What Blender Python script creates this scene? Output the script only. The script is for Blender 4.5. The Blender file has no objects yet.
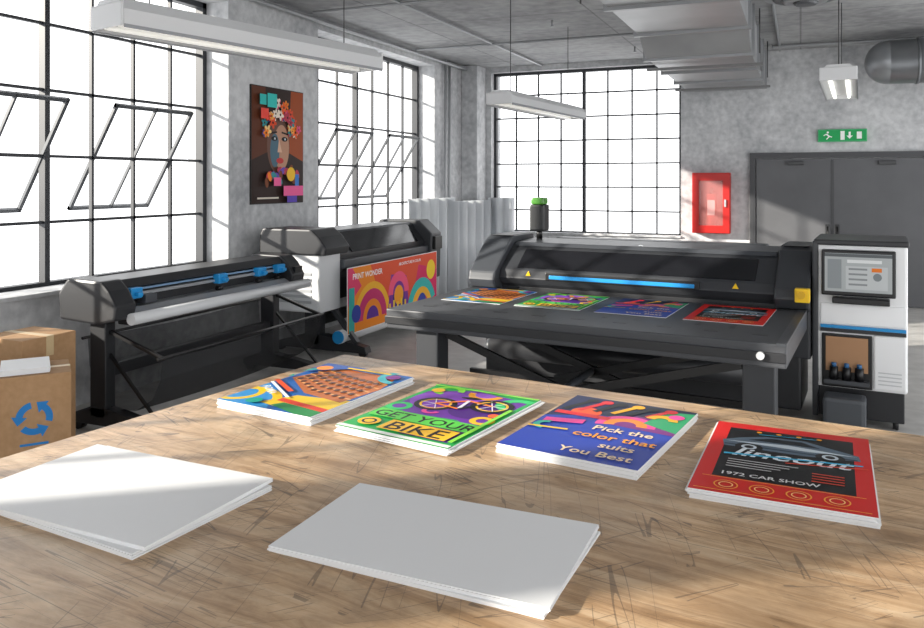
import bpy, bmesh, math, random
from mathutils import Vector, Matrix
random.seed(4)
S=bpy.context.scene
S.view_settings.view_transform='Standard'
S.view_settings.look='None'
S.view_settings.exposure=0.0

# ------------------------------------------------------------ materials
def lin(h):
    h=h.lstrip('#'); o=[]
    for i in (0,2,4):
        c=int(h[i:i+2],16)/255
        o.append(c/12.92 if c<=.04045 else ((c+.055)/1.055)**2.4)
    return (*o,1)
_m={}
def mat(h,rough=.45,metal=0,emit=0,alpha=1,noise=0,nscale=6,spec=.5):
    k=(h,rough,metal,emit,alpha,noise,nscale,spec)
    if k in _m: return _m[k]
    m=bpy.data.materials.new('mat_'+h.strip('#')); m.use_nodes=True
    nt=m.node_tree; b=nt.nodes['Principled BSDF']
    b.inputs['Base Color'].default_value=lin(h)
    b.inputs['Roughness'].default_value=rough
    b.inputs['Metallic'].default_value=metal
    b.inputs['Alpha'].default_value=alpha
    b.inputs['Specular IOR Level'].default_value=spec
    if emit:
        b.inputs['Emission Color'].default_value=lin(h); b.inputs['Emission Strength'].default_value=emit
    if noise:
        tc=nt.nodes.new('ShaderNodeTexCoord'); n=nt.nodes.new('ShaderNodeTexNoise')
        n.inputs['Scale'].default_value=nscale; n.inputs['Detail'].default_value=6
        mx=nt.nodes.new('ShaderNodeMixRGB'); mx.blend_type='MULTIPLY'; mx.inputs[0].default_value=1
        r=nt.nodes.new('ShaderNodeValToRGB'); r.color_ramp.elements[0].position=.3; r.color_ramp.elements[1].position=.7
        r.color_ramp.elements[0].color=(1-noise,)*3+(1,); r.color_ramp.elements[1].color=(1,1,1,1)
        nt.links.new(tc.outputs['Object'],n.inputs['Vector']); nt.links.new(n.outputs['Fac'],r.inputs['Fac'])
        mx.inputs[1].default_value=lin(h); nt.links.new(r.outputs['Color'],mx.inputs[2]); nt.links.new(mx.outputs[0],b.inputs['Base Color'])
    _m[k]=m; return m

def concrete(name,dark,light,scale=.7,rough=.75,bump=.15,panel=False):
    m=bpy.data.materials.new(name); m.use_nodes=True; nt=m.node_tree; N=nt.nodes.new; L=nt.links.new
    b=nt.nodes['Principled BSDF']; b.inputs['Roughness'].default_value=rough
    tc=N('ShaderNodeTexCoord')
    n1=N('ShaderNodeTexNoise'); n1.inputs['Scale'].default_value=scale; n1.inputs['Detail'].default_value=10; n1.inputs['Roughness'].default_value=.65
    n2=N('ShaderNodeTexNoise'); n2.inputs['Scale'].default_value=scale*12; n2.inputs['Detail'].default_value=8
    L(tc.outputs['Object'],n1.inputs['Vector']); L(tc.outputs['Object'],n2.inputs['Vector'])
    ad=N('ShaderNodeMath'); ad.operation='MULTIPLY_ADD'; ad.inputs[1].default_value=.35
    L(n2.outputs['Fac'],ad.inputs[0]); 
    m2=N('ShaderNodeMath'); m2.operation='MULTIPLY'; m2.inputs[1].default_value=.65; L(n1.outputs['Fac'],m2.inputs[0]); L(m2.outputs[0],ad.inputs[2])
    r=N('ShaderNodeValToRGB'); r.color_ramp.elements[0].position=.38; r.color_ramp.elements[1].position=.62
    r.color_ramp.elements[0].color=lin(dark); r.color_ramp.elements[1].color=lin(light)
    L(ad.outputs[0],r.inputs['Fac'])
    last=r.outputs['Color']
    if panel:
        br=N('ShaderNodeTexBrick'); br.inputs['Scale'].default_value=1; br.inputs['Mortar Size'].default_value=.012
        br.inputs['Brick Width'].default_value=2.4; br.inputs['Row Height'].default_value=1.2; br.offset=0
        br.inputs['Color1'].default_value=(1,1,1,1); br.inputs['Color2'].default_value=(.86,.86,.86,1); br.inputs['Mortar'].default_value=(.55,.55,.55,1)
        L(tc.outputs['Object'],br.inputs['Vector'])
        mx=N('ShaderNodeMixRGB'); mx.blend_type='MULTIPLY'; mx.inputs[0].default_value=1
        L(last,mx.inputs[1]); L(br.outputs['Color'],mx.inputs[2]); last=mx.outputs[0]
    L(last,b.inputs['Base Color'])
    bp=N('ShaderNodeBump'); bp.inputs['Strength'].default_value=bump; bp.inputs['Distance'].default_value=.02
    L(n2.outputs['Fac'],bp.inputs['Height']); L(bp.outputs[0],b.inputs['Normal'])
    return m

def wood():
    m=bpy.data.materials.new('worn_plywood'); m.use_nodes=True; nt=m.node_tree; N=nt.nodes.new; L=nt.links.new
    b=nt.nodes['Principled BSDF']
    tc=N('ShaderNodeTexCoord'); mp=N('ShaderNodeMapping'); mp.inputs['Scale'].default_value=(.9,7,1)
    L(tc.outputs['Object'],mp.inputs['Vector'])
    g=N('ShaderNodeTexNoise'); g.inputs['Scale'].default_value=1.8; g.inputs['Detail'].default_value=14; g.inputs['Roughness'].default_value=.7; g.inputs['Distortion'].default_value=.9
    L(mp.outputs[0],g.inputs['Vector'])
    r=N('ShaderNodeValToRGB'); e=r.color_ramp.elements
    e[0].position=.28; e[0].color=lin('8a6b4b'); e[1].position=.72; e[1].color=lin('dfc6a4')
    x=e.new(.41); x.color=lin('b3906a'); x=e.new(.53); x.color=lin('cdac86')
    L(g.outputs['Fac'],r.inputs['Fac'])
    last=r.outputs[0]
    for sc,lo,hi,p0,p1 in ((1.6,(.72,.72,.73,1),(1,1,1,1),.38,.60),(6.0,(.80,.79,.78,1),(1,1,1,1),.34,.50)):
        w=N('ShaderNodeTexNoise'); w.inputs['Scale'].default_value=sc; w.inputs['Detail'].default_value=9; w.inputs['Roughness'].default_value=.7; w.inputs['Distortion'].default_value=.6
        L(tc.outputs['Object'],w.inputs['Vector'])
        wr=N('ShaderNodeValToRGB'); wr.color_ramp.elements[0].position=p0; wr.color_ramp.elements[1].position=p1
        wr.color_ramp.elements[0].color=lo; wr.color_ramp.elements[1].color=hi
        L(w.outputs['Fac'],wr.inputs['Fac'])
        mx=N('ShaderNodeMixRGB'); mx.blend_type='MULTIPLY'; mx.inputs[0].default_value=1; L(last,mx.inputs[1]); L(wr.outputs[0],mx.inputs[2]); last=mx.outputs[0]
    for i,(rot,sx,sy,amt,th) in enumerate([(.35,.8,14,.6,.006),(-.7,1.0,17,.55,.006),(1.15,.8,13,.5,.006),(2.2,.7,20,.5,.008),(.05,.5,30,.5,.010)]):
        mp2=N('ShaderNodeMapping'); mp2.inputs['Rotation'].default_value=(0,0,rot); mp2.inputs['Location'].default_value=(i*3.1,i*7,0)
        L(tc.outputs['Object'],mp2.inputs['Vector'])
        mp3=N('ShaderNodeMapping'); mp3.inputs['Scale'].default_value=(sx,sy,1); L(mp2.outputs[0],mp3.inputs['Vector'])
        v=N('ShaderNodeTexNoise'); v.inputs['Scale'].default_value=1.0; v.inputs['Detail'].default_value=1; v.inputs['Distortion'].default_value=.4; L(mp3.outputs[0],v.inputs['Vector'])
        s1=N('ShaderNodeMath'); s1.operation='SUBTRACT'; s1.inputs[1].default_value=.5; L(v.outputs['Fac'],s1.inputs[0])
        s2=N('ShaderNodeMath'); s2.operation='ABSOLUTE'; L(s1.outputs[0],s2.inputs[0])
        lt=N('ShaderNodeMath'); lt.operation='LESS_THAN'; lt.inputs[1].default_value=th; L(s2.outputs[0],lt.inputs[0])
        n3=N('ShaderNodeTexNoise'); n3.inputs['Scale'].default_value=1.8+i*.5; n3.inputs['Detail'].default_value=3; L(mp2.outputs[0],n3.inputs['Vector'])
        gt=N('ShaderNodeMath'); gt.operation='GREATER_THAN'; gt.inputs[1].default_value=.53; L(n3.outputs['Fac'],gt.inputs[0])
        mu=N('ShaderNodeMath'); mu.operation='MULTIPLY'; L(lt.outputs[0],mu.inputs[0]); L(gt.outputs[0],mu.inputs[1])
        mu2=N('ShaderNodeMath'); mu2.operation='MULTIPLY'; mu2.inputs[1].default_value=amt; L(mu.outputs[0],mu2.inputs[0])
        mk=N('ShaderNodeMixRGB'); mk.inputs[2].default_value=lin('42352d'); L(mu2.outputs[0],mk.inputs[0]); L(last,mk.inputs[1]); last=mk.outputs[0]
    L(last,b.inputs['Base Color'])
    b.inputs['Roughness'].default_value=.36
    bp=N('ShaderNodeBump'); bp.inputs['Strength'].default_value=.10; bp.inputs['Distance'].default_value=.01
    L(g.outputs['Fac'],bp.inputs['Height']); L(bp.outputs[0],b.inputs['Normal'])
    return m

# ------------------------------------------------------------ mesh helpers
def add(name,me,parent=None,m=None):
    o=bpy.data.objects.new(name,me); S.collection.objects.link(o)
    if m is not None and len(me.materials)==0: me.materials.append(m)
    if parent: o.parent=parent
    return o
def root(name,loc=(0,0,0),rz=0):
    e=bpy.data.objects.new(name,None); S.collection.objects.link(e); e.empty_display_size=.1
    e.location=loc; e.rotation_euler=(0,0,math.radians(rz)); return e
def fin(bm,name,parent,m,bevel=0,seg=2,smooth=False):
    bmesh.ops.recalc_face_normals(bm,faces=bm.faces)
    if bevel>0:
        bmesh.ops.bevel(bm,geom=[e for e in bm.edges if len(e.link_faces)==2 and e.calc_face_angle(0)>.35],offset=bevel,segments=seg,affect='EDGES',profile=.6)
    me=bpy.data.meshes.new(name); bm.to_mesh(me); bm.free()
    if smooth:
        for p in me.polygons: p.use_smooth=True
    return add(name,me,parent,m)
def bmbox(bm,a,b):
    vs=[bm.verts.new((x,y,z)) for x in (a[0],b[0]) for y in (a[1],b[1]) for z in (a[2],b[2])]
    for f in ((0,1,3,2),(4,6,7,5),(0,4,5,1),(2,3,7,6),(0,2,6,4),(1,5,7,3)): bm.faces.new([vs[i] for i in f])
def box(name,a,b,m,parent=None,bevel=0):
    bm=bmesh.new(); bmbox(bm,a,b); return fin(bm,name,parent,m,bevel)
def boxes(name,L,m,parent=None):
    bm=bmesh.new()
    for a,b in L: bmbox(bm,a,b)
    return fin(bm,name,parent,m)
def prism(name,prof,x0,x1,m,parent=None,bevel=0,axis='x'):
    bm=bmesh.new()
    def P(t,a,b): return (t,a,b) if axis=='x' else ((a,t,b) if axis=='y' else (a,b,t))
    A=[bm.verts.new(P(x0,a,b)) for a,b in prof]; B=[bm.verts.new(P(x1,a,b)) for a,b in prof]
    n=len(prof); bm.faces.new(A); bm.faces.new(B[::-1])
    for i in range(n): bm.faces.new([A[i],B[i],B[(i+1)%n],A[(i+1)%n]])
    return fin(bm,name,parent,m,bevel)
def cyl(name,p0,p1,r,m,parent=None,seg=20,r2=None):
    bm=bmesh.new(); p0=Vector(p0); p1=Vector(p1); d=p1-p0
    M=Matrix.Translation((p0+p1)/2)@d.to_track_quat('Z','Y').to_matrix().to_4x4()
    bmesh.ops.create_cone(bm,cap_ends=True,segments=seg,radius1=r,radius2=r if r2 is None else r2,depth=d.length,matrix=M)
    me=bpy.data.meshes.new(name); bm.to_mesh(me); bm.free()
    for p in me.polygons: p.use_smooth=len(p.vertices)==4
    return add(name,me,parent,m)
def bar(name,p0,p1,w,h,m,parent=None):
    bm=bmesh.new(); p0=Vector(p0); p1=Vector(p1); d=p1-p0
    M=Matrix.Translation((p0+p1)/2)@d.to_track_quat('Z','Y').to_matrix().to_4x4()@Matrix.Diagonal((w,h,d.length,1))
    bmesh.ops.create_cube(bm,size=1,matrix=M)
    return fin(bm,name,parent,m)
def pipe(name,pts,r,m,parent=None):
    c=bpy.data.curves.new(name,'CURVE'); c.dimensions='3D'; c.bevel_depth=r; c.bevel_resolution=3; c.use_fill_caps=True
    s=c.splines.new('POLY'); s.points.add(len(pts)-1)
    for i,p in enumerate(pts): s.points[i].co=(*p,1)
    o=bpy.data.objects.new(name,c); S.collection.objects.link(o); c.materials.append(m)
    if parent: o.parent=parent
    return o

# ------------------------------------------------------------ printed artwork painter
def clip(pts,W,H):
    def cl(P,ins,inter):
        o=[]
        for i in range(len(P)):
            a=P[i-1]; b=P[i]
            if ins(b):
                if not ins(a): o.append(inter(a,b))
                o.append(b)
            elif ins(a): o.append(inter(a,b))
        return o
    def ix(v): return lambda a,b:(v,a[1]+(b[1]-a[1])*(v-a[0])/(b[0]-a[0]))
    def iy(v): return lambda a,b:(a[0]+(b[0]-a[0])*(v-a[1])/(b[1]-a[1]),v)
    for ins,it in ((lambda p:p[0]>=0,ix(0)),(lambda p:p[0]<=W,ix(W)),(lambda p:p[1]>=0,iy(0)),(lambda p:p[1]<=H,iy(H))):
        if len(pts)<3: return []
        pts=cl(pts,ins,it)
    return pts
class Art:
    def __init__(s,W,H): s.W=W; s.H=H; s.v=[]; s.f=[]; s.c=[]; s.z=0
    def poly(s,pts,col,up=True,doclip=True):
        if up: s.z+=.00012
        if doclip: pts=clip(list(pts),s.W,s.H)
        if len(pts)<3: return
        i=len(s.v); s.v+= [(x,y,s.z) for x,y in pts]; s.f.append(tuple(range(i,i+len(pts)))); s.c.append(col)
    def rect(s,x0,y0,x1,y1,col): s.poly([(x0,y0),(x1,y0),(x1,y1),(x0,y1)],col)
    def ell(s,cx,cy,rx,ry,col,rot=0,n=28):
        s.poly([(cx+rx*math.cos(t)*math.cos(rot)-ry*math.sin(t)*math.sin(rot),cy+rx*math.cos(t)*math.sin(rot)+ry*math.sin(t)*math.cos(rot)) for t in [2*math.pi*i/n for i in range(n)]],col)
    def circ(s,cx,cy,r,col): s.ell(cx,cy,r,r,col)
    def ring(s,cx,cy,r0,r1,a0,a1,col,n=24):
        s.z+=.00012
        for i in range(n):
            t=math.radians(a0+(a1-a0)*i/n); u=math.radians(a0+(a1-a0)*(i+1)/n)
            s.poly([(cx+r0*math.cos(t),cy+r0*math.sin(t)),(cx+r1*math.cos(t),cy+r1*math.sin(t)),(cx+r1*math.cos(u),cy+r1*math.sin(u)),(cx+r0*math.cos(u),cy+r0*math.sin(u))],col,up=False)
    def line(s,x0,y0,x1,y1,w,col):
        d=math.hypot(x1-x0,y1-y0); nx=-(y1-y0)/d*w/2; ny=(x1-x0)/d*w/2
        s.poly([(x0+nx,y0+ny),(x1+nx,y1+ny),(x1-nx,y1-ny),(x0-nx,y0-ny)],col)
    def text(s,body,x,y,size,col,rot=0,sx=1,shear=0,bold=.015):
        s.z+=.00012
        c=bpy.data.curves.new('t','FONT'); c.body=body; c.size=size; c.resolution_u=2; c.shear=shear; c.offset=size*bold
        o=bpy.data.objects.new('t',c); S.collection.objects.link(o)
        bpy.context.view_layer.update()
        me=bpy.data.meshes.new_from_object(o.evaluated_get(bpy.context.evaluated_depsgraph_get()))
        i=len(s.v); cr,sr=math.cos(rot),math.sin(rot)
        for v in me.vertices:
            a,b=v.co.x*sx,v.co.y; s.v.append((x+a*cr-b*sr,y+a*sr+b*cr,s.z))
        for p in me.polygons: s.f.append(tuple(i+k for k in p.vertices)); s.c.append(col)
        bpy.data.objects.remove(o); bpy.data.curves.remove(c); bpy.data.meshes.remove(me)
    def build(s,name,scale=1,rough=.38,spec=.22):
        me=bpy.data.meshes.new(name); me.from_pydata([(x*scale,y*scale,z) for x,y,z in s.v],[],s.f)
        cols=list(dict.fromkeys(s.c))
        for c in cols: me.materials.append(mat(c,rough,spec=spec))
        for p,c in zip(me.polygons,s.c): p.material_index=cols.index(c)
        bm=bmesh.new(); bm.from_mesh(me)
        for f in bm.faces:
            f.normal_update()
            if f.normal.z<0: f.normal_flip()
        bm.to_mesh(me); bm.free()
        return me
HH=1.42
def art_building():
    a=Art(1,HH); a.rect(0,0,1,HH,'1d63ae')
    a.poly([(0,0),(.55,0),(.2,.5),(0,.6)],'2f8fd0'); a.ring(.0,.25,.16,.22,0,360,'f2c51c'); a.ring(.1,.05,.34,.42,20,110,'f2c51c')
    a.poly([(.35,.12),(1,.0),(1,.5),(.5,.42)],'e8c02a'); a.poly([(.5,.1),(1,-.05),(1,.14),(.55,.2)],'2d8b4e')
    a.poly([(.45,.22),(1,.14),(1,.22),(.45,.3)],'d8402a')
    a.poly([(.05,.85),(.5,.5),(.95,.42),(1.0,.9),(.9,1.3),(.2,1.35)],'b9662f')
    for j in range(5): a.poly([(.1,.84+j*.1),(.5,.62+j*.12),(.97,.52+j*.13),(.97,.545+j*.13),(.5,.645+j*.12),(.1,.86+j*.1)],'e6a868')
    for j in range(5):
        for i in range(9):
            x=.14+i*.092; y=.86+j*.1-.24*min(1,i/4)-(.1 if i>4 else 0)*(i-4)/4*.8+j*.02*min(1,i/4)
            a.ell(x,y,.026,.036,'4f2418',n=10); 
    a.poly([(0,1.05),(.3,1.3),(.5,HH),(0,HH)],'1f4f9c'); a.ring(.98,1.3,.16,.24,90,270,'35a5b0'); a.ring(.2,1.0,.2,.25,120,220,'12a08c'); a.circ(.10,1.25,.08,'f08a1e')
    a.line(.02,.62,.5,.3,.03,'ffffff'); a.line(.0,.7,.4,.45,.05,'e5552b'); a.circ(.88,1.27,.07,'7a2a86'); a.rect(.3,1.33,.8,1.37,'f2c51c')
    a.circ(.32,.1,.07,'12a08c'); a.text('ROMA',.06,.46,.1,'ffffff',rot=-.6)
    return a
def art_bike():
    a=Art(1,HH); a.rect(0,0,1,HH,'2aa953'); a.poly([(.04,.60),(.3,.54),(.7,.58),(.93,.46),(.96,1.28),(.4,1.37),(.05,1.15)],'6b2f9e')
    a.poly([(.5,.1),(.93,.1),(.93,.5),(.7,.56)],'5b2890')
    a.circ(.3,.97,.26,'8a45c0'); a.circ(.70,.86,.22,'4b1f7a'); a.circ(.55,1.2,.14,'9b59d0')
    a.ring(.10,.66,.06,.11,0,360,'2fc46a'); a.ring(.92,1.15,.1,.18,60,280,'34c770'); a.ring(.55,1.3,.1,.16,180,360,'f2a21c'); a.ring(.88,.66,.05,.1,0,360,'f6c12b')
    a.ring(.2,1.25,.08,.14,0,270,'8de04a'); a.ring(.4,.68,.04,.08,90,360,'e9479a')
    for cx,cy in ((.32,.86),(.76,1.02)):
        a.ring(cx,cy,.14,.18,0,360,'15131a'); a.ring(cx,cy,.115,.135,0,360,'f6c12b')
        for k in range(6): a.line(cx,cy,cx+.14*math.cos(k*1.05),cy+.14*math.sin(k*1.05),.010,'e8e2ee')
    a.line(.32,.86,.52,1.06,.03,'ff8a1e'); a.line(.52,1.06,.76,1.02,.03,'ff8a1e'); a.line(.52,1.06,.56,.82,.03,'e8e2ee'); a.line(.32,.86,.56,.82,.026,'ff8a1e'); a.line(.56,.82,.72,1.14,.026,'15131a')
    a.ell(.5,1.13,.09,.03,'15131a',.2); a.circ(.12,1.2,.06,'f6c12b'); a.circ(.9,.8,.045,'ff6a2a')
    a.line(0,1.34,1,1.38,.03,'8de04a')
    a.rect(.0,.0,1,.05,'e9efe6'); a.poly([(.03,.34),(.97,.34),(.97,.53),(.03,.53)],'5fd04e'); a.poly([(.3,.1),(.9,.1),(.9,.32),(.3,.32)],'f6c12b')
    a.text('GET YOUR',.05,.365,.19,'0c0a12',sx=.98,bold=.01); a.text('BIKE',.33,.12,.24,'0c0a12',sx=1.1,bold=.01); a.rect(.93,.1,.965,1.0,'8de04a'); a.circ(.16,.2,.09,'f6c12b'); a.ring(.16,.2,.04,.06,0,360,'14121a')
    return a
def art_tools():
    a=Art(1,HH); a.rect(0,0,1,HH,'2340a8'); a.poly([(0,.78),(.35,.95),(.35,HH),(0,HH)],'16224e'); a.rect(.33,.98,1,HH,'14203f')
    a.poly([(.5,.8),(1,.76),(1,1.05),(.62,1.1)],'7a2c7c'); a.ring(.62,.84,.08,.16,0,200,'f08a30'); a.ring(.62,.84,.16,.22,0,200,'e9479a')
    a.poly([(.72,.95),(1,.82),(1,1.36),(.8,1.32)],'2e9e68'); a.circ(.25,1.0,.12,'e85a2a'); a.rect(.03,.88,.47,.96,'d8262f')
    for k,(x,c) in enumerate(((.06,'111418'),(.18,'d8262f'),(.3,'111418'),(.44,'f0b020'),(.56,'111418'),(.7,'d8262f'))):
        a.line(x,1.0+.02*k,x+.12,1.33,.05,c); a.circ(x+.125,1.32,.05,c)
    a.ring(.82,1.08,.05,.12,0,180,'f0b020'); a.circ(.9,1.2,.06,'e9479a')
    a.poly([(.05,.62),(.34,.7),(.33,.8),(.04,.72)],'e9479a'); a.ring(.12,.55,.05,.1,90,270,'37b5a0'); a.line(0,.48,.3,.52,.03,'f2c51c')
    a.text('Pick the',.44,.62,.14,'f4d8b0'); a.text('color that',.36,.44,.15,'f7a11c'); a.text('suits',.62,.27,.14,'f4d8b0'); a.text('You Best',.40,.09,.14,'f4d8b0')
    return a
def art_car():
    a=Art(1,HH); a.rect(0,0,1,HH,'d41f1c'); a.rect(.1,.27,.9,1.3,'0b0b0e')
    a.poly([(.08,1.0),(.18,1.08),(.34,1.17),(.6,1.18),(.78,1.08),(.93,1.0),(.94,.9),(.6,.86),(.1,.88)],'5a6c7c')
    a.poly([(.24,1.06),(.38,1.14),(.58,1.15),(.70,1.06)],'101a22'); a.poly([(.1,.99),(.5,1.04),(.92,.98),(.6,.96)],'c8d4dc')
    a.line(.1,.92,.92,.91,.02,'2b3a48'); a.ell(.26,.9,.09,.075,'15171b'); a.ell(.76,.9,.09,.075,'15171b'); a.ring(.26,.9,.03,.05,0,360,'c9d4dc'); a.ring(.76,.9,.03,.05,0,360,'c9d4dc')
    a.text('lineout',.16,.70,.22,'dfe7ec',sx=1.15,shear=.3); a.poly([(.12,.70),(.95,.80),(.95,.82),(.12,.73)],'38b6e0'); a.line(.5,.67,.98,.76,.015,'e5462a'); a.line(.3,1.2,.7,1.24,.01,'38b6e0')
    for k in range(4): a.rect(.16,.60-.045*k,.58-.05*k,.612-.045*k,'c9c9c9')
    for k in range(4): a.rect(.66,.40+.045*k,.84,.412+.045*k,'e5462a')
    a.text('1972 CAR SHOW',.14,.31,.075,'d9d9d9')
    for k in range(4): a.circ(.3+k*.13,1.24,.018,'f3a11f')
    for r in (0,1,2,3):
        a.ring(.2+.2*r,.13,.062,.070,0,360,'f0a63a'); a.ring(.2+.2*r,.13,.035,.042,0,360,'f7d58a')
    a.rect(.05,.235,.95,.242,'f0a63a'); a.rect(.03,.02,.97,.028,'f0a63a')
    return a
ARTS=[art_building().build('print_building',.56),art_bike().build('print_bike',.56),art_tools().build('print_tools',.56),art_car().build('print_car',.56)]

# ------------------------------------------------------------ ROOM
wallm=concrete('wall_concrete','9c9ea1','d2d3d4',.9)
ceilm=concrete('ceiling_concrete','838486','aeafb0',.6,panel=True)
floorm=concrete('floor_concrete','a3a19e','c8c6c2',.5,rough=.4,bump=.05)
XL=-5.74; XO=-6.3; YB=13.8; CE=4.05; RX=4.5; RY=-5.0
box('floor',(XO,RY,-.15),(RX,14.3,0),floorm)
box('ceiling',(XO,RY,CE),(RX,14.3,CE+.2),ceilm)
SZ,TZ=1.0,3.9
W1=(2.92,6.92); W2=(8.66,12.2); W3=(-1.25,1.2); W4=(-4.6,-2.0)  # W3 and W4 are unseen openings, added to throw sun bands across the table
segs=[((XO,RY,0),(XL,14.3,SZ)),((XO,RY,TZ),(XL,14.3,CE))]
for a,b in ((RY,W4[0]),(W4[1],W3[0]),(W3[1],W1[0]),(W1[1],W2[0]),(W2[1],14.3)): segs.append(((XO,a,SZ),(XL,b,TZ)))
boxes('wall_left',segs,wallm)
BX=(-5.32,-1.87); BZ=(.97,3.95)
DX=(-.766,2.05); DH=2.39
boxes('wall_back',[((XL,YB,0),(BX[0],14.3,CE)),((BX[0],YB,0),(BX[1],14.3,BZ[0])),((BX[0],YB,BZ[1]),(BX[1],14.3,CE)),((BX[1],YB,0),(RX,14.3,CE))],wallm)
frm=mat('2c2e32',.5)
def window(name,axis,c0,c1,z0,z1,plane,nx,nz,outer=.06,thick=()):
    L=[]
    def bx(u0,u1,w0,w1,d=.05):
        if axis=='y': L.append(((plane-d/2,u0,w0),(plane+d/2,u1,w1)))
        else: L.append(((u0,plane-d/2,w0),(u1,plane+d/2,w1)))
    bx(c0,c0+outer,z0,z1,.1); bx(c1-outer,c1,z0,z1,.1); bx(c0,c1,z0,z0+outer,.1); bx(c0,c1,z1-outer,z1,.1)
    for i in range(1,nx):
        u=c0+(c1-c0)*i/nx; w=.026 if i in thick else .013; bx(u-w,u+w,z0,z1,.08 if i in thick else .04)
    for i in range(1,nz):
        w=z0+(z1-z0)*i/nz; bx(c0,c1,w-.013,w+.013,.04)
    return boxes(name,L,frm)
w1=window('window_1','y',*W1,SZ,TZ,-6.09,8,5,thick=(4,))
w2=window('window_2','y',*W2,SZ,TZ,-6.09,7,5,thick=(3,))
w3=window('added_window_3','y',*W3,SZ,TZ,-6.09,4,5)  # out of view, added to let sun patches onto the table
w5=window('added_window_5','y',*W4,SZ,TZ,-6.09,4,5)  # out of view, added; pier beside it is spaced for a shade band
w4=window('window_4','x',*BX,*BZ,14.0,8,7,outer=.05,thick=(4,))
frs=mat('4c4f53',.4)
def sash(par,y0,y1,z0,z1,ang):
    L=[];h=(z1-z0)/2;t=.02
    for a,b,c,d in ((y0,y0+.035,-h,h),(y1-.035,y1,-h,h),(y0,y1,-h,-h+.035),(y0,y1,h-.035,h),((y0+y1)/2-t/2,(y0+y1)/2+t/2,-h,h),(y0,y1,-t/2,t/2)):
        L.append(((-.015,a,c),(.015,b,d)))
    o=boxes('open_sash',L,frs,par); o.location=(-6.09,0,(z0+z1)/2); o.rotation_euler=(0,math.radians(ang),0)
rz=(TZ-SZ)/5
sash(w1,5.42,6.42,SZ+rz,SZ+3*rz,32); sash(w1,3.92,4.92,SZ+rz,SZ+3*rz,32)
sash(w2,9.17,10.18,SZ+rz,SZ+3*rz,32); sash(w2,10.68,11.69,SZ+rz,SZ+3*rz,32)
box('trim_1',(-6.0,W1[0],SZ),(XL+.06,W1[1],SZ+.03),wallm)
box('trim_2',(-6.0,W2[0],SZ),(XL+.06,W2[1],SZ+.03),wallm)
box('trim_3',(BX[0],YB-.05,BZ[0]),(BX[1],YB+.15,BZ[0]+.03),wallm)
box('trim_4',(XL,13.35,0),(-5.42,YB,CE),wallm,bevel=.02)
pm=mat('a9abad',.4,.3)
for i,y in enumerate((12.55,12.72)):
    cyl('wall_conduit',(XL+.05,y,0),(XL+.05,y,CE-.004),.025,pm)
boxes('baseboard_back',[((BX[0],YB-.02,0),(DX[0]-.02,YB,.1))],mat('6d6f72',.6))
# door
door=root('door_1',(0,0,0))
dm=mat('5c5d60',.5,noise=.15,nscale=3)
boxes('frame',[((DX[0],YB-.06,0),(DX[0]+.09,YB,DH)),((DX[1]-.09,YB-.06,0),(DX[1],YB,DH)),((DX[0]+.09,YB-.06,DH-.09),(DX[1]-.09,YB,DH))],mat('424346',.5),door)
mid=.46
box('leaf_left',(DX[0]+.1,YB-.045,.01),(mid-.006,YB-.002,DH-.1),dm,door,.004)
box('leaf_right',(mid+.006,YB-.045,.01),(DX[1]-.1,YB-.002,DH-.1),dm,door,.004)
for x in (mid-.07,mid+.07): 
    box('push_plate',(x-.03,YB-.06,.95),(x+.03,YB-.045,1.25),mat('2d2e30',.4),door)
    cyl('handle',(x,YB-.1,.98),(x,YB-.1,1.22),.012,mat('222222',.3,.6),door)
    cyl('handle_post',(x,YB-.1,1.1),(x,YB-.05,1.1),.01,mat('222222',.3,.6),door)
for x in (-.2,1.1): box('closer',(x,YB-.1,DH-.2),(x+.25,YB-.045,DH-.14),mat('3a3b3d',.4),door,.01)
box('astragal',(mid-.02,YB-.052,.05),(mid+.02,YB-.045,DH-.12),mat('3c3d40',.4),door)
# exit sign
ex=root('exit_sign',(.6,YB,2.65))
box('sign_box',(-.35,-.06,-.1),(.35,0,.1),mat('4fae78',.5),ex,.008)
A=Art(.67,.17); A.rect(0,0,.67,.17,'23a35a'); A.rect(.31,.015,.37,.155,'f4f8f4'); A.poly([(.44,.03),(.485,.08),(.455,.08),(.455,.14),(.425,.14),(.425,.08),(.395,.08)],'f4f8f4')
A.circ(.13,.135,.016,'f4f8f4'); A.line(.11,.11,.15,.07,.024,'f4f8f4'); A.line(.15,.07,.11,.025,.016,'f4f8f4'); A.line(.14,.08,.19,.06,.016,'f4f8f4'); A.line(.11,.11,.07,.085,.014,'f4f8f4')
A.rect(.54,.03,.61,.14,'f4f8f4')
o=add('sign_face',A.build('sf'),ex); o.rotation_euler=(math.pi/2,0,0); o.location=(-.335,-.061,-.085)
# fire cabinet
fc=root('fire_extinguisher_cabinet',(-1.36,YB,1.57)); red=mat('b8201c',.4)
boxes('case',[((-.3,-.2,-.5),(-.26,0,.5)),((.26,-.2,-.5),(.3,0,.5)),((-.26,-.2,.46),(.26,0,.5)),((-.26,-.2,-.5),(.26,0,-.46)),((-.26,-.02,-.46),(.26,0,.46))],red,fc)
boxes('door_frame',[((-.29,-.225,-.49),(-.19,-.2,.49)),((.19,-.225,-.49),(.29,-.2,.49)),((-.19,-.225,.37),(.19,-.2,.49)),((-.19,-.225,-.49),(.19,-.2,-.37))],red,fc)
cyl('extinguisher_body',(0,-.1,-.4),(0,-.1,.15),.09,mat('c92a22',.25),fc); cyl('extinguisher_neck',(0,-.1,.15),(0,-.1,.24),.03,mat('222222',.4),fc)
box('label',(-.06,-.195,-.2),(.06,-.19,.05),mat('f0f0f0',.5),fc)
box('glass',(-.19,-.214,-.37),(.19,-.21,.37),mat('d68c88',.1,alpha=.35),fc)
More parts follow.
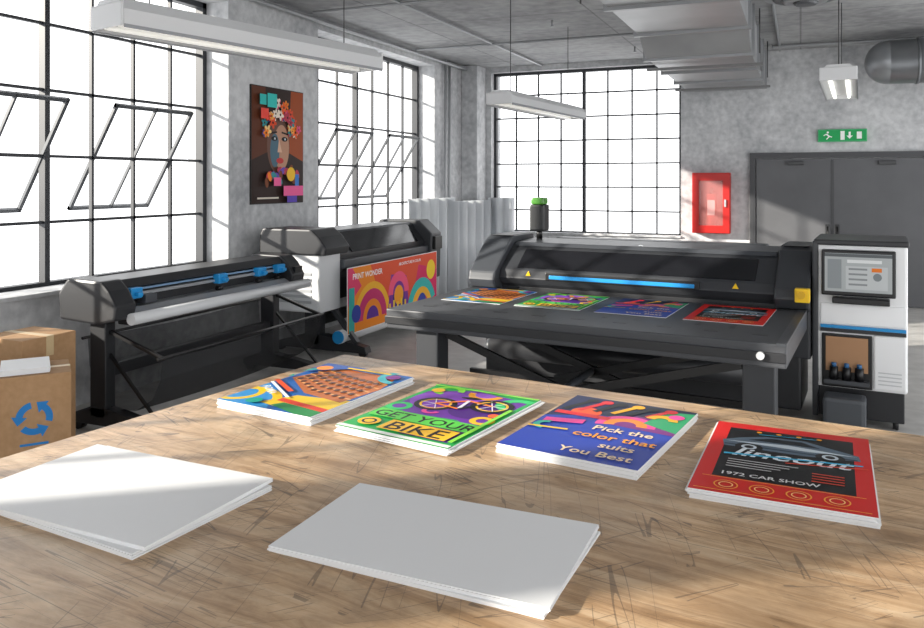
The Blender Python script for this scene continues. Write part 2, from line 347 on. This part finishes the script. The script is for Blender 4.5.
box('door_handle',(.21,-.25,-.06),(.24,-.225,.06),mat('dddddd',.3,.8),fc)
box('light_switch',(2.4,YB-.03,1.1),(2.5,YB,1.25),mat('d8d8d8',.4),None,.005)

# ducts
duct=root('air_duct',(0,0,0)); gm=mat('a6a8aa',.42,.35,noise=.18,nscale=2)
x0,x1=-1.72,-.52; CT=CE-.004
prism('main_run',[(2.0,3.62),(9.2,3.62),(9.6,3.42),(13.3,3.42),(13.3,3.95),(2.0,3.95)],x0,x1,gm,duct,.01)
for y,zb in ((4.4,3.62),(6.0,3.62),(7.6,3.62),(9.1,3.62),(9.7,3.42),(11.0,3.42),(12.2,3.42),(13.28,3.42)):
    box('flange',(x0-.035,y-.03,zb-.035),(x1+.035,y+.03,3.98),mat('8f9193',.4,.4),duct)
for y in (3.5,6.8,10.3,12.8):
    for x in (x0-.06,x1+.06): cyl('hanger_rod',(x,y,3.5),(x,y,CT),.008,mat('555555',.4,.5),duct)
    box('hanger_rail',(x0-.1,y-.02,3.35 if y>9 else 3.55),(x1+.1,y+.02,3.385 if y>9 else 3.585),mat('777777',.4,.5),duct)
box('side_grille',(x1,11.3,3.5),(x1+.03,12.0,3.85),mat('6e7072',.5),duct)
rd=root('round_duct',(0,0,0)); rm=mat('9a9da0',.35,.5,noise=.15,nscale=3)
cyl('spiral_tube',(1.15,12.7,3.62),(RX-.05,12.7,3.62),.31,rm,rd,40)
bm=bmesh.new(); bmesh.ops.create_uvsphere(bm,u_segments=32,v_segments=16,radius=.31); 
o=fin(bm,'end_cap',rd,rm,smooth=True); o.location=(1.15,12.7,3.62)
for x in (1.5,2.1,2.7,3.3,3.9): 
    cyl('seam_ring',(x-.02,12.7,3.62),(x+.02,12.7,3.62),.325,mat('74777a',.35,.6),rd,40)
for x in (1.8,3.5): cyl('strap_rod',(x,12.7,3.9),(x,12.7,CT),.012,mat('555555',.4,.5),rd)
for x in (1.8,3.5): box('wall_bracket',(x-.03,12.9,3.6),(x+.03,YB-.001,3.66),mat('555555',.4,.5),rd)
df=root('ceiling_diffuser',(.05,9.15,CE))
cyl('neck',(0,0,-.12),(0,0,-.002),.25,mat('77797b',.4,.4),df,32)
for i,(r,z) in enumerate(((.44,-.14),(.34,-.17),(.24,-.2),(.13,-.23))):
    cyl('ring_%d'%i,(0,0,z-.015),(0,0,z+.02),r-.03,mat('5b5d60' if i%2 else '9b9da0',.4,.3),df,40,r)
cd=root('ceiling_conduits',(0,0,0)); cm=mat('96989a',.4,.4)
pipe('run_1',[(-5.62,-3,3.97),(-5.62,13.3,3.97)],.03,cm,cd)
pipe('run_2',[(-5.6,11.2,4.01),(-1.8,11.2,4.01)],.02,cm,cd)
pipe('run_3',[(-4.3,2,4.02),(-4.3,13.7,4.02)],.018,cm,cd)
pipe('run_4',[(-5.5,8.2,4.01),(-1.8,8.2,4.01)],.018,cm,cd)
pipe('run_5',[(-.4,13.1,4.0),(3.5,13.1,4.0)],.03,cm,cd)
pipe('run_6',[(-.3,6,4.02),(-.3,13.6,4.02)],.02,cm,cd)
sp=root('sprinkler_heads',(0,0,0))
for x,y in ((-3.0,7.0),(-3.0,10.0),(-2.4,12.5)):
    cyl('stem',(x,y,CE-.08),(x,y,CT),.012,cm,sp); cyl('plate',(x,y,CE-.09),(x,y,CE-.08),.03,cm,sp)

# pendant lamps
def pendant(p0,p1,z,w=.13,lit=.0,h=.12):
    dx,dy=p1[0]-p0[0],p1[1]-p0[1]; L=math.hypot(dx,dy)
    r=root('fluorescent_pendant_lamp',((p0[0]+p1[0])/2,(p0[1]+p1[1])/2,z),math.degrees(math.atan2(dy,dx)))
    wm=mat('d0d1d2',.35); k=h/.12
    prism('housing',[(-w,.0),(-w*.97,.07*k),(-w*.6,.12*k),(w*.6,.12*k),(w*.97,.07*k),(w,.0),(w*.9,0),(w*.4,.05),(-w*.4,.05),(-w*.9,0)],-L/2,L/2,wm,r)
    box('end_a',(-L/2-.02,-w,0),(-L/2,w,.1*k),wm,r,.01); box('end_b',(L/2,-w,0),(L/2+.02,w,.1*k),wm,r,.01)
    tm=mat('fdfbf4',.3,emit=lit) if lit else mat('f2f2f0',.3)
    for y in (-w*.45,w*.45): cyl('tube',(-L/2+.03,y,.02),(L/2-.03,y,.02),.018,tm,r)
    for s in (-1,1): box('side_lip',(-L/2,s*w-.006,-.012),(L/2,s*w+.006,.012),mat('8f9194',.4),r)
    for x in (-L*.38,L*.38):
        cyl('wire',(x,0,.12),(x,0,CT-z),.005,mat('2a2a2a',.4),r,8)
    return r
pendant((-4.36,4.02),(-3.82,6.6),2.99,.19,h=.2,lit=.3)
pendant((-3.1,8.3),(-2.9,10.8),2.8,.16,h=.16,lit=.3)
pendant((.34,8.6),(.46,10.6),2.93,.17,lit=1.5,h=.16)

# ------------------------------------------------------------ wall poster
wp=root('wall_poster',(XL,7.29,1.68)); PW,PH=1.0,1.35
a=Art(PW,PH); a.rect(0,0,PW,PH,'2c1a14'); a.poly([(0,.5),(.3,.6),(.25,PH),(0,PH)],'5a2c16'); a.poly([(.7,.6),(1,.5),(1,PH),(.75,PH)],'9a4516')
a.ell(.5,.68,.22,.34,'6a4a3e'); a.ell(.56,.66,.15,.27,'b88a70'); a.ell(.43,.62,.09,.2,'4a6a7a'); a.ell(.42,.76,.06,.028,'141010'); a.ell(.62,.76,.06,.028,'141010'); a.circ(.43,.76,.014,'d0d8e0'); a.circ(.63,.76,.014,'d0d8e0')
a.ell(.53,.50,.07,.035,'c03838'); a.poly([(.51,.76),(.57,.6),(.48,.6)],'d6ac90'); a.line(.34,.82,.47,.84,.02,'151010'); a.line(.56,.84,.69,.82,.02,'151010')
random.seed(7)
for k in range(48):
    t=random.uniform(-.1,3.2); rr=random.uniform(.2,.38); x=.52+rr*.95*math.cos(t); y=.82+rr*math.sin(t)
    c=random.choice(['f0801f','d8461c','f5a03a','b8354d','2f8a90','f0c880','e0507a','5b4f9a','f0e0d0','e86020']); n=5; R=random.uniform(.035,.07); p0=random.uniform(0,3)
    for j in range(n): a.ell(x+R*.6*math.cos(p0+j*1.257),y+R*.6*math.sin(p0+j*1.257),R*.5,R*.33,c,p0+j*1.257,8)
    a.ell(x,y,R*.25,R*.25,'3a1c10',n=8)
for k in range(18):
    a.ell(random.uniform(.2,.85),random.uniform(.22,.42),.06,.035,random.choice(['f0801f','b8354d','2f8a90','7a3f20','6a4aaa']),random.uniform(0,3),10)
a.rect(.1,1.14,.22,1.26,'2fb8b0'); a.rect(.24,1.12,.42,1.28,'35c0b8'); a.rect(.12,.98,.26,1.1,'e84a3c'); a.circ(.70,.34,.085,'f0bc28'); a.rect(.55,.08,.95,.2,'f0609a'); a.rect(.62,.0,.82,.08,'5a44b0'); a.rect(.78,.2,.86,.34,'3a7ac8'); a.rect(.36,.2,.5,.3,'f0609a'); a.line(.05,.06,.45,.06,.02,'d9d0c0')
o=add('print',a.build('wall_print',rough=.5),wp); o.rotation_euler=(math.pi/2,0,math.pi/2); o.location=(.022,0,0)
box('backing_board',(0,-.01,-.01),(.02,PW+.01,PH+.01),mat('1b1512',.5),wp)

# ------------------------------------------------------------ corrugated plastic sheets
cs=root('corrugated_plastic_sheets')
def wave_sheet(p0,p1,pitch,amp,z0,z1):
    bm=bmesh.new(); d=Vector((p1[0]-p0[0],p1[1]-p0[1])); n=int(d.length/pitch*8); u=d.normalized(); nn=Vector((-u.y,u.x)); lo=[];hi=[]
    for i in range(n+1):
        s=d.length*i/n; ph=2*math.pi*s/pitch; p=Vector(p0)+u*s+nn*amp*math.sin(ph)
        lo.append(bm.verts.new((p.x,p.y,z0))); hi.append(bm.verts.new((p.x,p.y,z1)))
    for i in range(n): bm.faces.new([lo[i],lo[i+1],hi[i+1],hi[i]])
    o=fin(bm,'sheet',cs,mat('d6dade',.35,alpha=.8),smooth=True); sm=o.modifiers.new('s','SOLIDIFY'); sm.thickness=.008
wave_sheet((-5.45,10.7),(-5.30,12.0),.26,.08,0,1.66)
wave_sheet((-5.25,11.7),(-5.05,13.0),.26,.08,0,1.60)
wave_sheet((-5.05,12.95),(-4.62,13.1),.22,.07,0,1.64)

# ------------------------------------------------------------ work table
WD=wood()
tb=root('work_table',(-2.527,4.10,0),-7)
o=box('table_top',(0,-3.2,.85),(4.3,0,.9),WD,tb,.006)
lm=mat('3a3b3d',.45)
for x in (.25,2.1,4.05):
    for y in (-.25,-2.95): box('leg',(x-.045,y-.045,0),(x+.045,y+.045,.85),lm,tb,.004)
boxes('apron',[((.25,-.27,.75),(4.05,-.23,.85)),((.25,-2.97,.75),(4.05,-2.93,.85)),((.23,-2.95,.75),(.27,-.25,.85)),((4.03,-2.95,.75),(4.07,-.25,.85)),((.25,-.27,.2),(4.05,-.23,.24))],lm,tb)

# ------------------------------------------------------------ stacks on table
def stack(name,loc,rz,w,h,n,t,m,jit,art=None,seed=1,rots=None):
    r=root(name,loc,rz); random.seed(seed)
    for i in range(n):
        top=i==n-1
        ang=0 if top else random.uniform(-1,1)*jit*30+(rots[i] if rots else 0); dx=0 if top else random.uniform(-1,1)*jit; dy=0 if top else random.uniform(-1,1)*jit
        o=box('sheet_%d'%(i+1),(-w/2,-h/2,0),(w/2,h/2,t*.93),m,r); o.location=(dx,dy,i*t); o.rotation_euler=(0,0,math.radians(ang))
    if art is not None:
        o=add('print',art,r); o.location=(-w/2,-h/2,n*t-t*.07+.0001)
    return r
wh=mat('e4e5e6',.5)
PWd,PHt=.56,.56*HH
stack('poster_stack',(-2.16,3.28,.9),-7,PWd,PHt,7,.005,wh,.008,ARTS[0],2)
stack('poster_stack',(-1.45,3.18,.9),-9,PWd,PHt,5,.005,wh,.02,ARTS[1],3)
stack('poster_stack',(-.745,3.21,.9),-8,PWd,PHt,7,.005,wh,.004,ARTS[2],4)
stack('poster_stack',(-.05,3.08,.9),-2,PWd,PHt,7,.005,wh,.008,ARTS[3],5)
stack('blank_paper_stack',(-2.09,1.965,.9),-1.5,.84,.56,7,.004,wh,.003,None,6,[-4,-4,-4,-4,0,0,0])
stack('blank_paper_stack',(-.963,2.074,.9),0,.82,.50,6,.004,wh,.003,None,7,[-2,-2,-2,0,0,0])

# ------------------------------------------------------------ flatbed printer
dk=mat('36383c',.42); dk2=mat('26272a',.4); dk3=mat('44474c',.38); blk=mat('141416',.35); blue=mat('1f8fd0',.35); lg=mat('c9cbcd',.35); yel=mat('f0c419',.4)
cw=mat('f2f3f4',.3)
fp=root('flatbed_printer',(-3.07,5.61,0),-4.9)
box('table_bed',(0,0,.76),(3.0,1.5,.915),mat('434549',.45),fp,.012)
box('bed_front_rail',(.0,-.02,.80),(3.0,0,.86),dk2,fp,.004)
for i in range(9):
    x=.2+i*.32; box('bed_slot_%d'%i,(x,.25,.915),(x+.10,.30,.9165),dk2,fp); 
for i in range(4):
    x=.43+i*.685
    for s in (-.12,.12): box('media_groove',(x+s-.02,.42,.915),(x+s+.02,1.5,.9162),dk2,fp)
box('bed_edge_strip',(2.94,.0,.90),(3.0,1.5,.92),dk3,fp)
cyl('knob',(2.85,-.05,.84),(2.85,-.015,.84),.025,lg,fp)
for x in (.22,2.72): 
    box('front_leg',(x,.1,.06),(x+.2,.28,.76),dk,fp,.01); box('foot',(x-.04,-.05,.02),(x+.24,.5,.08),dk2,fp,.01)
    cyl('pad_a',(x+.1,.0,0),(x+.1,.0,.03),.04,blk,fp); cyl('pad_b',(x+.1,.45,0),(x+.1,.45,.03),.04,blk,fp)
for y in (.2,.9):
    bar('scissor_a',(.45,y,.72),(1.75,y,.28),.03,.06,blk,fp); bar('scissor_b',(2.7,y,.72),(1.1,y,.28),.03,.06,blk,fp)
    bar('lower_rail',(.3,y,.26),(2.85,y,.26),.04,.05,blk,fp)
cyl('scissor_pivot',(1.42,.1,.38),(1.42,1.0,.38),.03,dk3,fp)
cyl('media_roller',(.35,1.25,.42),(2.7,1.25,.42),.10,dk2,fp,28)
cyl('roller_hub',(.3,1.25,.42),(.35,1.25,.42),.06,dk3,fp)
box('lower_body',(.1,1.6,.08),(2.95,2.25,.95),dk2,fp,.02)
prism('carriage_housing',[(1.56,.965),(1.52,1.02),(1.56,1.10),(1.66,1.17),(1.80,1.27),(1.88,1.31),(2.32,1.33),(2.42,1.25),(2.42,.9),(1.6,.93)],.28,2.76,dk,fp,.012)
prism('smoked_window',[(1.575,1.118),(1.655,1.18),(1.79,1.275),(1.80,1.265),(1.665,1.165),(1.585,1.105)],.45,2.6,mat('1b1c20',.12),fp)
prism('top_lip',[(1.84,1.30),(1.88,1.335),(2.30,1.355),(2.34,1.32)],.3,2.74,dk3,fp,.006)
for nm,xa,xb in (('end_housing_left',.0,.28),('end_housing_right',2.76,3.02)):
    prism(nm,[(1.46,.925),(1.42,1.0),(1.45,1.08),(1.80,1.36),(1.9,1.395),(2.38,1.395),(2.46,1.28),(2.46,.5),(1.6,.5),(1.56,.9)],xa,xb,dk3 if xa==0 else dk,fp,.02)
    box('housing_seam',(xa+.03,1.86,1.393),(xb-.03,2.36,1.398),dk2,fp)
box('blue_light_bar',(.8,1.505,1.03),(2.12,1.53,1.065),mat('2489cc',.3,emit=.12),fp,.006)
box('light_bar_recess',(.76,1.515,1.015),(2.16,1.545,1.085),blk,fp,.006)
def badge(x,y,z,col,tri=False,r=.03,tilt=55):
    q=Art(.12,.12)
    if tri: q.poly([(.02,.02),(.1,.02),(.06,.095)],col)
    else: q.circ(.06,.06,r,col); q.ring(.06,.06,r*.45,r*.6,0,360,'303236')
    o=add('badge',q.build('badge'),fp); o.location=(x-.06,y,z); o.rotation_euler=(math.radians(tilt),0,0)
badge(.58,1.525,1.0,'f0c419',True,tilt=80); badge(2.45,1.525,1.0,'f0c419',True,tilt=80); badge(1.55,1.855,1.29,'aeb4ba',r=.028,tilt=40)
box('emergency_stop_base',(2.92,1.36,.99),(3.03,1.43,1.10),yel,fp,.01)
cyl('emergency_stop',(2.97,1.33,1.05),(2.97,1.36,1.05),.028,mat('d8a818',.3),fp)
cyl('beacon_post',(.42,2.2,1.35),(.42,2.2,1.45),.03,blk,fp)
box('beacon_body',(.34,2.12,1.43),(.50,2.28,1.70),mat('26282a',.4),fp,.02)
box('beacon_lens',(.35,2.13,1.70),(.49,2.27,1.77),mat('4f8f38',.3),fp,.02)
box('lid_hinge_cover',(.55,2.3,1.25),(2.6,2.5,1.36),dk3,fp,.02)
# control cabinet of the printer
box('cabinet_body',(3.05,1.62,.3),(3.70,2.35,1.44),cw,fp,.02)
box('cabinet_base',(3.07,1.66,.06),(3.68,2.3,.3),dk2,fp,.01)
for x in (3.12,3.62):
    for y in (1.72,2.24): cyl('cabinet_castor',(x-.02,y,.04),(x+.02,y,.04),.04,blk,fp)
box('cabinet_side_trim',(3.03,1.6,.06),(3.075,2.36,1.46),dk,fp,.012)
box('cabinet_top',(3.04,1.6,1.43),(3.71,2.36,1.475),dk2,fp,.012)
box('screen_bezel',(3.10,1.55,1.04),(3.62,1.62,1.40),blk,fp,.012)
box('screen_panel',(3.125,1.545,1.075),(3.595,1.552,1.375),mat('9fa5a8',.2,emit=.15),fp)
q=Art(.47,.295); q.rect(.0,.0,.47,.295,'aeb3b4'); q.rect(.0,.27,.47,.295,'5c6164'); q.rect(.02,.02,.12,.25,'8d9396'); q.rect(.15,.02,.44,.2,'c2c6c7')
for i in range(4): q.rect(.17,.17-.04*i,.30,.185-.04*i,'8b9092')
q.circ(.37,.12,.03,'7e8588'); q.rect(.33,.16,.40,.19,'e0772a'); q.rect(.16,.225,.4,.25,'dfe2e2')
o=add('screen_image',q.build('scr'),fp); o.location=(3.125,1.5445,1.0775); o.rotation_euler=(math.pi/2,0,0)
box('keyboard_tray',(3.18,1.50,.985),(3.58,1.62,1.03),blk,fp,.008)
box('cabinet_door_right',(3.47,1.605,.32),(3.69,1.625,.74),cw,fp,.01)
box('panel_upper',(3.09,1.605,.81),(3.69,1.628,.97),cw,fp,.006)
box('blue_stripe',(3.09,1.598,.775),(3.69,1.61,.80),blue,fp); box('dark_stripe',(3.09,1.598,.745),(3.69,1.61,.772),dk2,fp)
box('ink_bay',(3.1,1.60,.31),(3.46,1.63,.73),blk,fp,.01)
box('ink_bay_back',(3.13,1.585,.44),(3.43,1.602,.71),mat('b08560',.5),fp)
for i in range(3):
    cyl('ink_bottle',(3.19+i*.09,1.56,.38),(3.19+i*.09,1.56,.48),.032,blk,fp); cyl('ink_cap',(3.19+i*.09,1.56,.48),(3.19+i*.09,1.56,.51),.018,mat('3a6ea0',.4),fp)
boxes('ink_shelf',[((3.12,1.52,.35),(3.44,1.60,.38))],dk3,fp)
boxes('vents',[((3.5,1.60,.36+.03*i),(3.66,1.607,.368+.03*i)) for i in range(4)],lg,fp)
box('waste_bin',(3.12,1.35,.0),(3.42,1.58,.28),mat('4d5156',.4),fp,.03)
cz,sz_=math.cos(math.radians(-4.9)),math.sin(math.radians(-4.9))
for i in range(4):
    lx,ly=.45+i*.685,1.0
    stack('printed_sheet',(-3.07+lx*cz-ly*sz_,5.61+lx*sz_+ly*cz,.9168),-5,PWd,PHt,1,.004,wh,0,ARTS[i],1)

# ------------------------------------------------------------ roll printer with banner
rp=root('roll_printer',(-4.7,7.15,0),90); LN=2.9
box('end_cabinet_left',(0,.02,.52),(.42,.72,1.2),mat('d6d8da',.35),rp,.02)
boxes('end_vents',[((-.006,.12,.62+.06*i),(.0,.6,.65+.06*i)) for i in range(6)],mat('a8abae',.4),rp)
prism('end_cap_left',[(-.06,1.14),(-.08,1.22),(.02,1.34),(.12,1.42),(.74,1.42),(.78,1.34),(.78,1.14)],-.03,.46,dk2,rp,.02)
prism('main_body',[(.0,.95),(.05,1.0),(.04,1.12),(.12,1.22),(.22,1.34),(.7,1.34),(.74,1.2),(.72,.6),(.12,.6),(.06,.85)],.42,LN-.3,dk2,rp,.015)
prism('lid_window',[(.035,1.13),(.115,1.235),(.205,1.35),(.22,1.34),(.12,1.21),(.05,1.115)],.7,LN-.5,mat('17181b',.1),rp)
prism('lid_top',[(.2,1.34),(.23,1.37),(.68,1.37),(.7,1.34)],.5,LN-.35,dk3,rp)
prism('end_cap_right',[(-.06,.6),(-.08,1.22),(.12,1.40),(.74,1.40),(.78,1.2),(.78,.6)],LN-.32,LN,dk,rp,.02)
box('touch_panel',(LN-.28,-.12,1.0),(LN-.06,-.07,1.18),blk,rp,.008)
box('apron',(.42,-.03,.96),(LN-.32,.05,1.06),dk3,rp,.015)
for x in (.35,LN-.45):
    box('leg',(x,.25,.1),(x+.12,.45,.62),dk,rp,.01); prism('foot',[(-.35,.05),(-.33,.12),(.2,.22),(.45,.22),(.85,.1),(.85,.05)],x,x+.12,dk2,rp,.008)
    for y in (-.28,.8): cyl('castor',(x+.03,y,.045),(x+.09,y,.045),.045,blk,rp)
    bar('arm',(x+.06,-.2,.15),(x+.06,.2,.62),.06,.05,dk,rp)
box('stand_beam',(.35,.3,.3),(LN-.35,.4,.42),dk2,rp,.01)
cyl('takeup_roll',(.3,-.03,.22),(LN-.4,-.03,.22),.075,mat('d8d9da',.4),rp,24)
for x in (.28,LN-.42): cyl('roll_hub',(x,-.03,.22),(x+.04,-.03,.22),.07,blue,rp,24)
b=Art(2.3,.72); b.rect(0,0,2.3,.72,'e2512c'); b.poly([(0,0),(.9,0),(.5,.72),(0,.72)],'f08a1e'); b.poly([(0,.3),(.3,.5),(.1,.72),(0,.72)],'e23d6a')
b.ring(.55,.1,.22,.34,0,180,'c72a6a'); b.ring(.55,.1,.34,.42,0,180,'f5b52a'); b.ring(.55,.1,.0,.14,0,180,'5a2490')
b.poly([(.9,0),(1.5,0),(1.4,.5),(1.0,.55)],'7a2a96'); b.ring(1.2,.3,.15,.27,0,180,'f5577f'); b.rect(1.05,0,1.35,.3,'3a1a78'); b.circ(1.2,.28,.12,'f5a01e')
b.poly([(1.5,.0),(2.3,0),(2.3,.5),(1.75,.6)],'d72660'); b.ring(1.85,.0,.3,.42,20,160,'35b5b0'); b.ring(1.85,.0,.2,.3,20,160,'f5b52a'); b.circ(1.85,.1,.12,'2c3fa0'); b.circ(2.12,.5,.13,'f5d02a'); b.rect(.02,.0,.14,.5,'2fa8a0'); b.circ(.18,.2,.1,'2c3fa0')
for k in range(5): b.rect(.95+k*.1,.03,.99+k*.1,.2+.03*(k%2),'f5d02a')
b.text('PRINT WONDER',.1,.59,.09,'ffffff'); b.text('ARCHITECTURE IN COLOR',1.2,.64,.05,'ffffff')
o=add('banner_print',b.build('banner',rough=.4),rp); o.rotation_euler=(math.pi/2,0,0); o.location=(.34,-.123,.25)
box('banner_sheet',(.33,-.122,.24),(2.65,-.118,.98),wh,rp)

# ------------------------------------------------------------ vinyl cutter
vc=root('vinyl_cutter',(-4.75,4.36,0),90); LC=2.42
ep=[(-.08,.90),(-.10,1.0),(-.02,1.12),(.06,1.19),(.40,1.20),(.50,1.08),(.48,.88),(.1,.86)]
prism('end_cap_left',ep,0,.2,dk2,vc,.02)
prism('end_cap_right',ep,LC-.2,LC,dk2,vc,.02)
prism('rear_housing',[(.10,1.09),(.02,1.12),(.08,1.18),(.40,1.18),(.48,1.06),(.46,.9),(.10,.9)],.2,LC-.2,dk2,vc,.008)
box('rail_silver',(.2,.03,1.045),(LC-.2,.07,1.07),mat('b9bcc0',.3,.6),vc); box('rail_blue',(.3,.045,1.085),(LC-.25,.09,1.10),mat('7d9fc0',.35),vc)
prism('platen',[(-.06,.93),(.0,.965),(.12,.97),(.12,.93),(.0,.91)],.2,LC-.15,mat('8d9094',.35),vc)
cyl('front_roll',(.12,-.12,.90),(LC+.02,-.12,.90),.045,mat('d0d2d4',.35),vc,24)
box('lower_apron',(.22,-.04,.83),(LC-.18,.12,.9),dk2,vc,.01)
for x in (.22,1.22,1.78,2.08):
    box('blue_clamp',(x,-.02,1.03),(x+.12,.05,1.115),blue,vc,.01); box('clamp_lever',(x+.035,-.06,1.05),(x+.085,-.01,1.08),blue,vc,.006)
    cyl('pinch_wheel',(x+.03,.03,.985),(x+.09,.03,.985),.022,blk,vc)
box('cutting_head',(.36,-.03,.98),(.48,.04,1.05),dk3,vc,.01)
box('display',(LC-.16,-.095,1.02),(LC-.04,-.06,1.08),blk,vc)
for x in (.12,LC-.2):
    box('leg',(x,.14,.12),(x+.1,.30,.88),dk2,vc,.01)
    prism('foot',[(-.38,.06),(-.36,.12),(.14,.2),(.3,.2),(.52,.12),(.52,.06)],x,x+.1,dk2,vc,.008)
    for y in (-.3,.46): cyl('castor',(x+.02,y,.05),(x+.08,y,.05),.05,blk,vc)
    bar('basket_arm',(x+.05,-.38,.62),(x+.05,.2,.8),.025,.025,blk,vc); bar('basket_strut',(x+.05,-.36,.12),(x+.05,.16,.62),.02,.02,blk,vc)
box('cross_beam',(.2,.18,.42),(LC-.15,.26,.52),dk2,vc,.008)
bm=bmesh.new(); prof=[(-.38,.62),(-.36,.45),(-.28,.3),(-.12,.2),(.1,.18),(.28,.28),(.36,.5),(.38,.72)]
rows=[[bm.verts.new((x,y,z-.03*math.sin(math.pi*(x-.17)/(LC-.3)))) for y,z in prof] for x in [.17+(LC-.3)*i/12 for i in range(13)]]
for i in range(12):
    for j in range(len(prof)-1): bm.faces.new([rows[i][j],rows[i+1][j],rows[i+1][j+1],rows[i][j+1]])
fin(bm,'catch_basket',vc,mat('242528',.8,alpha=.66),smooth=True)
cyl('basket_rod',(.12,-.38,.62),(LC-.1,-.38,.62),.012,blk,vc)
cyl('basket_rod_rear',(.12,.38,.72),(LC-.1,.38,.72),.012,blk,vc)

# ------------------------------------------------------------ cardboard boxes
cb=concrete('cardboard','a07c56','b38e68',2,.8,.05)
bx1=root('cardboard_box',(-4.60,3.64,0),-38)
box('carton',(-.21,-.21,0),(.21,.21,.72),cb,bx1,.006)
box('tape',(-.025,-.212,.6),(.025,.212,.7215),mat('c8b088',.3),bx1)
q=Art(.4,.4)
for k in range(3):
    s0=90+120*k; q.ring(.2,.2,.065,.105,s0+12,s0+80,'2b7cc0')
    t=math.radians(s0+80); cx,cy=.2+.085*math.cos(t),.2+.085*math.sin(t); tx,ty=-math.sin(t),math.cos(t); nx,ny=math.cos(t),math.sin(t)
    q.poly([(cx+nx*.045,cy+ny*.045),(cx-nx*.045,cy-ny*.045),(cx+tx*.055,cy+ty*.055)],'2b7cc0')
q.rect(.12,.03,.28,.045,'2b7cc0')
o=add('recycling_mark',q.build('recycle'),bx1); o.location=(.2105,-.2,.25); o.rotation_euler=(math.pi/2,0,math.pi/2)
q=Art(.42,.72); q.rect(.0,.0,.42,.72,'1f86c8'); q.circ(.21,.35,.15,'2f9bdc')
o=add('blue_side_print',q.build('bsp'),bx1); o.location=(-.21,-.2105,0); o.rotation_euler=(math.pi/2,0,0)
bx2=root('cardboard_box',(-5.14,4.02,0),0)
box('carton',(-.22,-.22,0),(.22,.22,.84),cb,bx2,.006)
box('tape',(-.222,-.03,.7),(.222,.03,.8415),mat('c8b088',.3),bx2)
stack('paper_ream',(-4.63,3.60,.722),-38,.34,.28,6,.006,wh,.004,None,9)

# ------------------------------------------------------------ light
w=bpy.data.worlds.new('overcast_sky'); S.world=w; w.use_nodes=True
w.node_tree.nodes['Background'].inputs[0].default_value=(.975,.985,1,1); w.node_tree.nodes['Background'].inputs[1].default_value=2.5
sl=bpy.data.lights.new('sun','SUN'); sl.energy=9.5; sl.angle=math.radians(.9); sl.color=(1,.94,.84)
so=bpy.data.objects.new('sun',sl); S.collection.objects.link(so)
so.rotation_euler=Vector((.8,.6,-.32)).to_track_quat('-Z','Y').to_euler()

# ------------------------------------------------------------ camera
cam=bpy.data.cameras.new('camera'); co=bpy.data.objects.new('camera',cam); S.collection.objects.link(co); S.camera=co
co.location=(0,0,1.95); co.rotation_euler=(math.pi/2,0,math.radians(23.2))
cam.sensor_width=36; cam.lens=790/924*36; cam.shift_y=-134/924; cam.clip_end=200
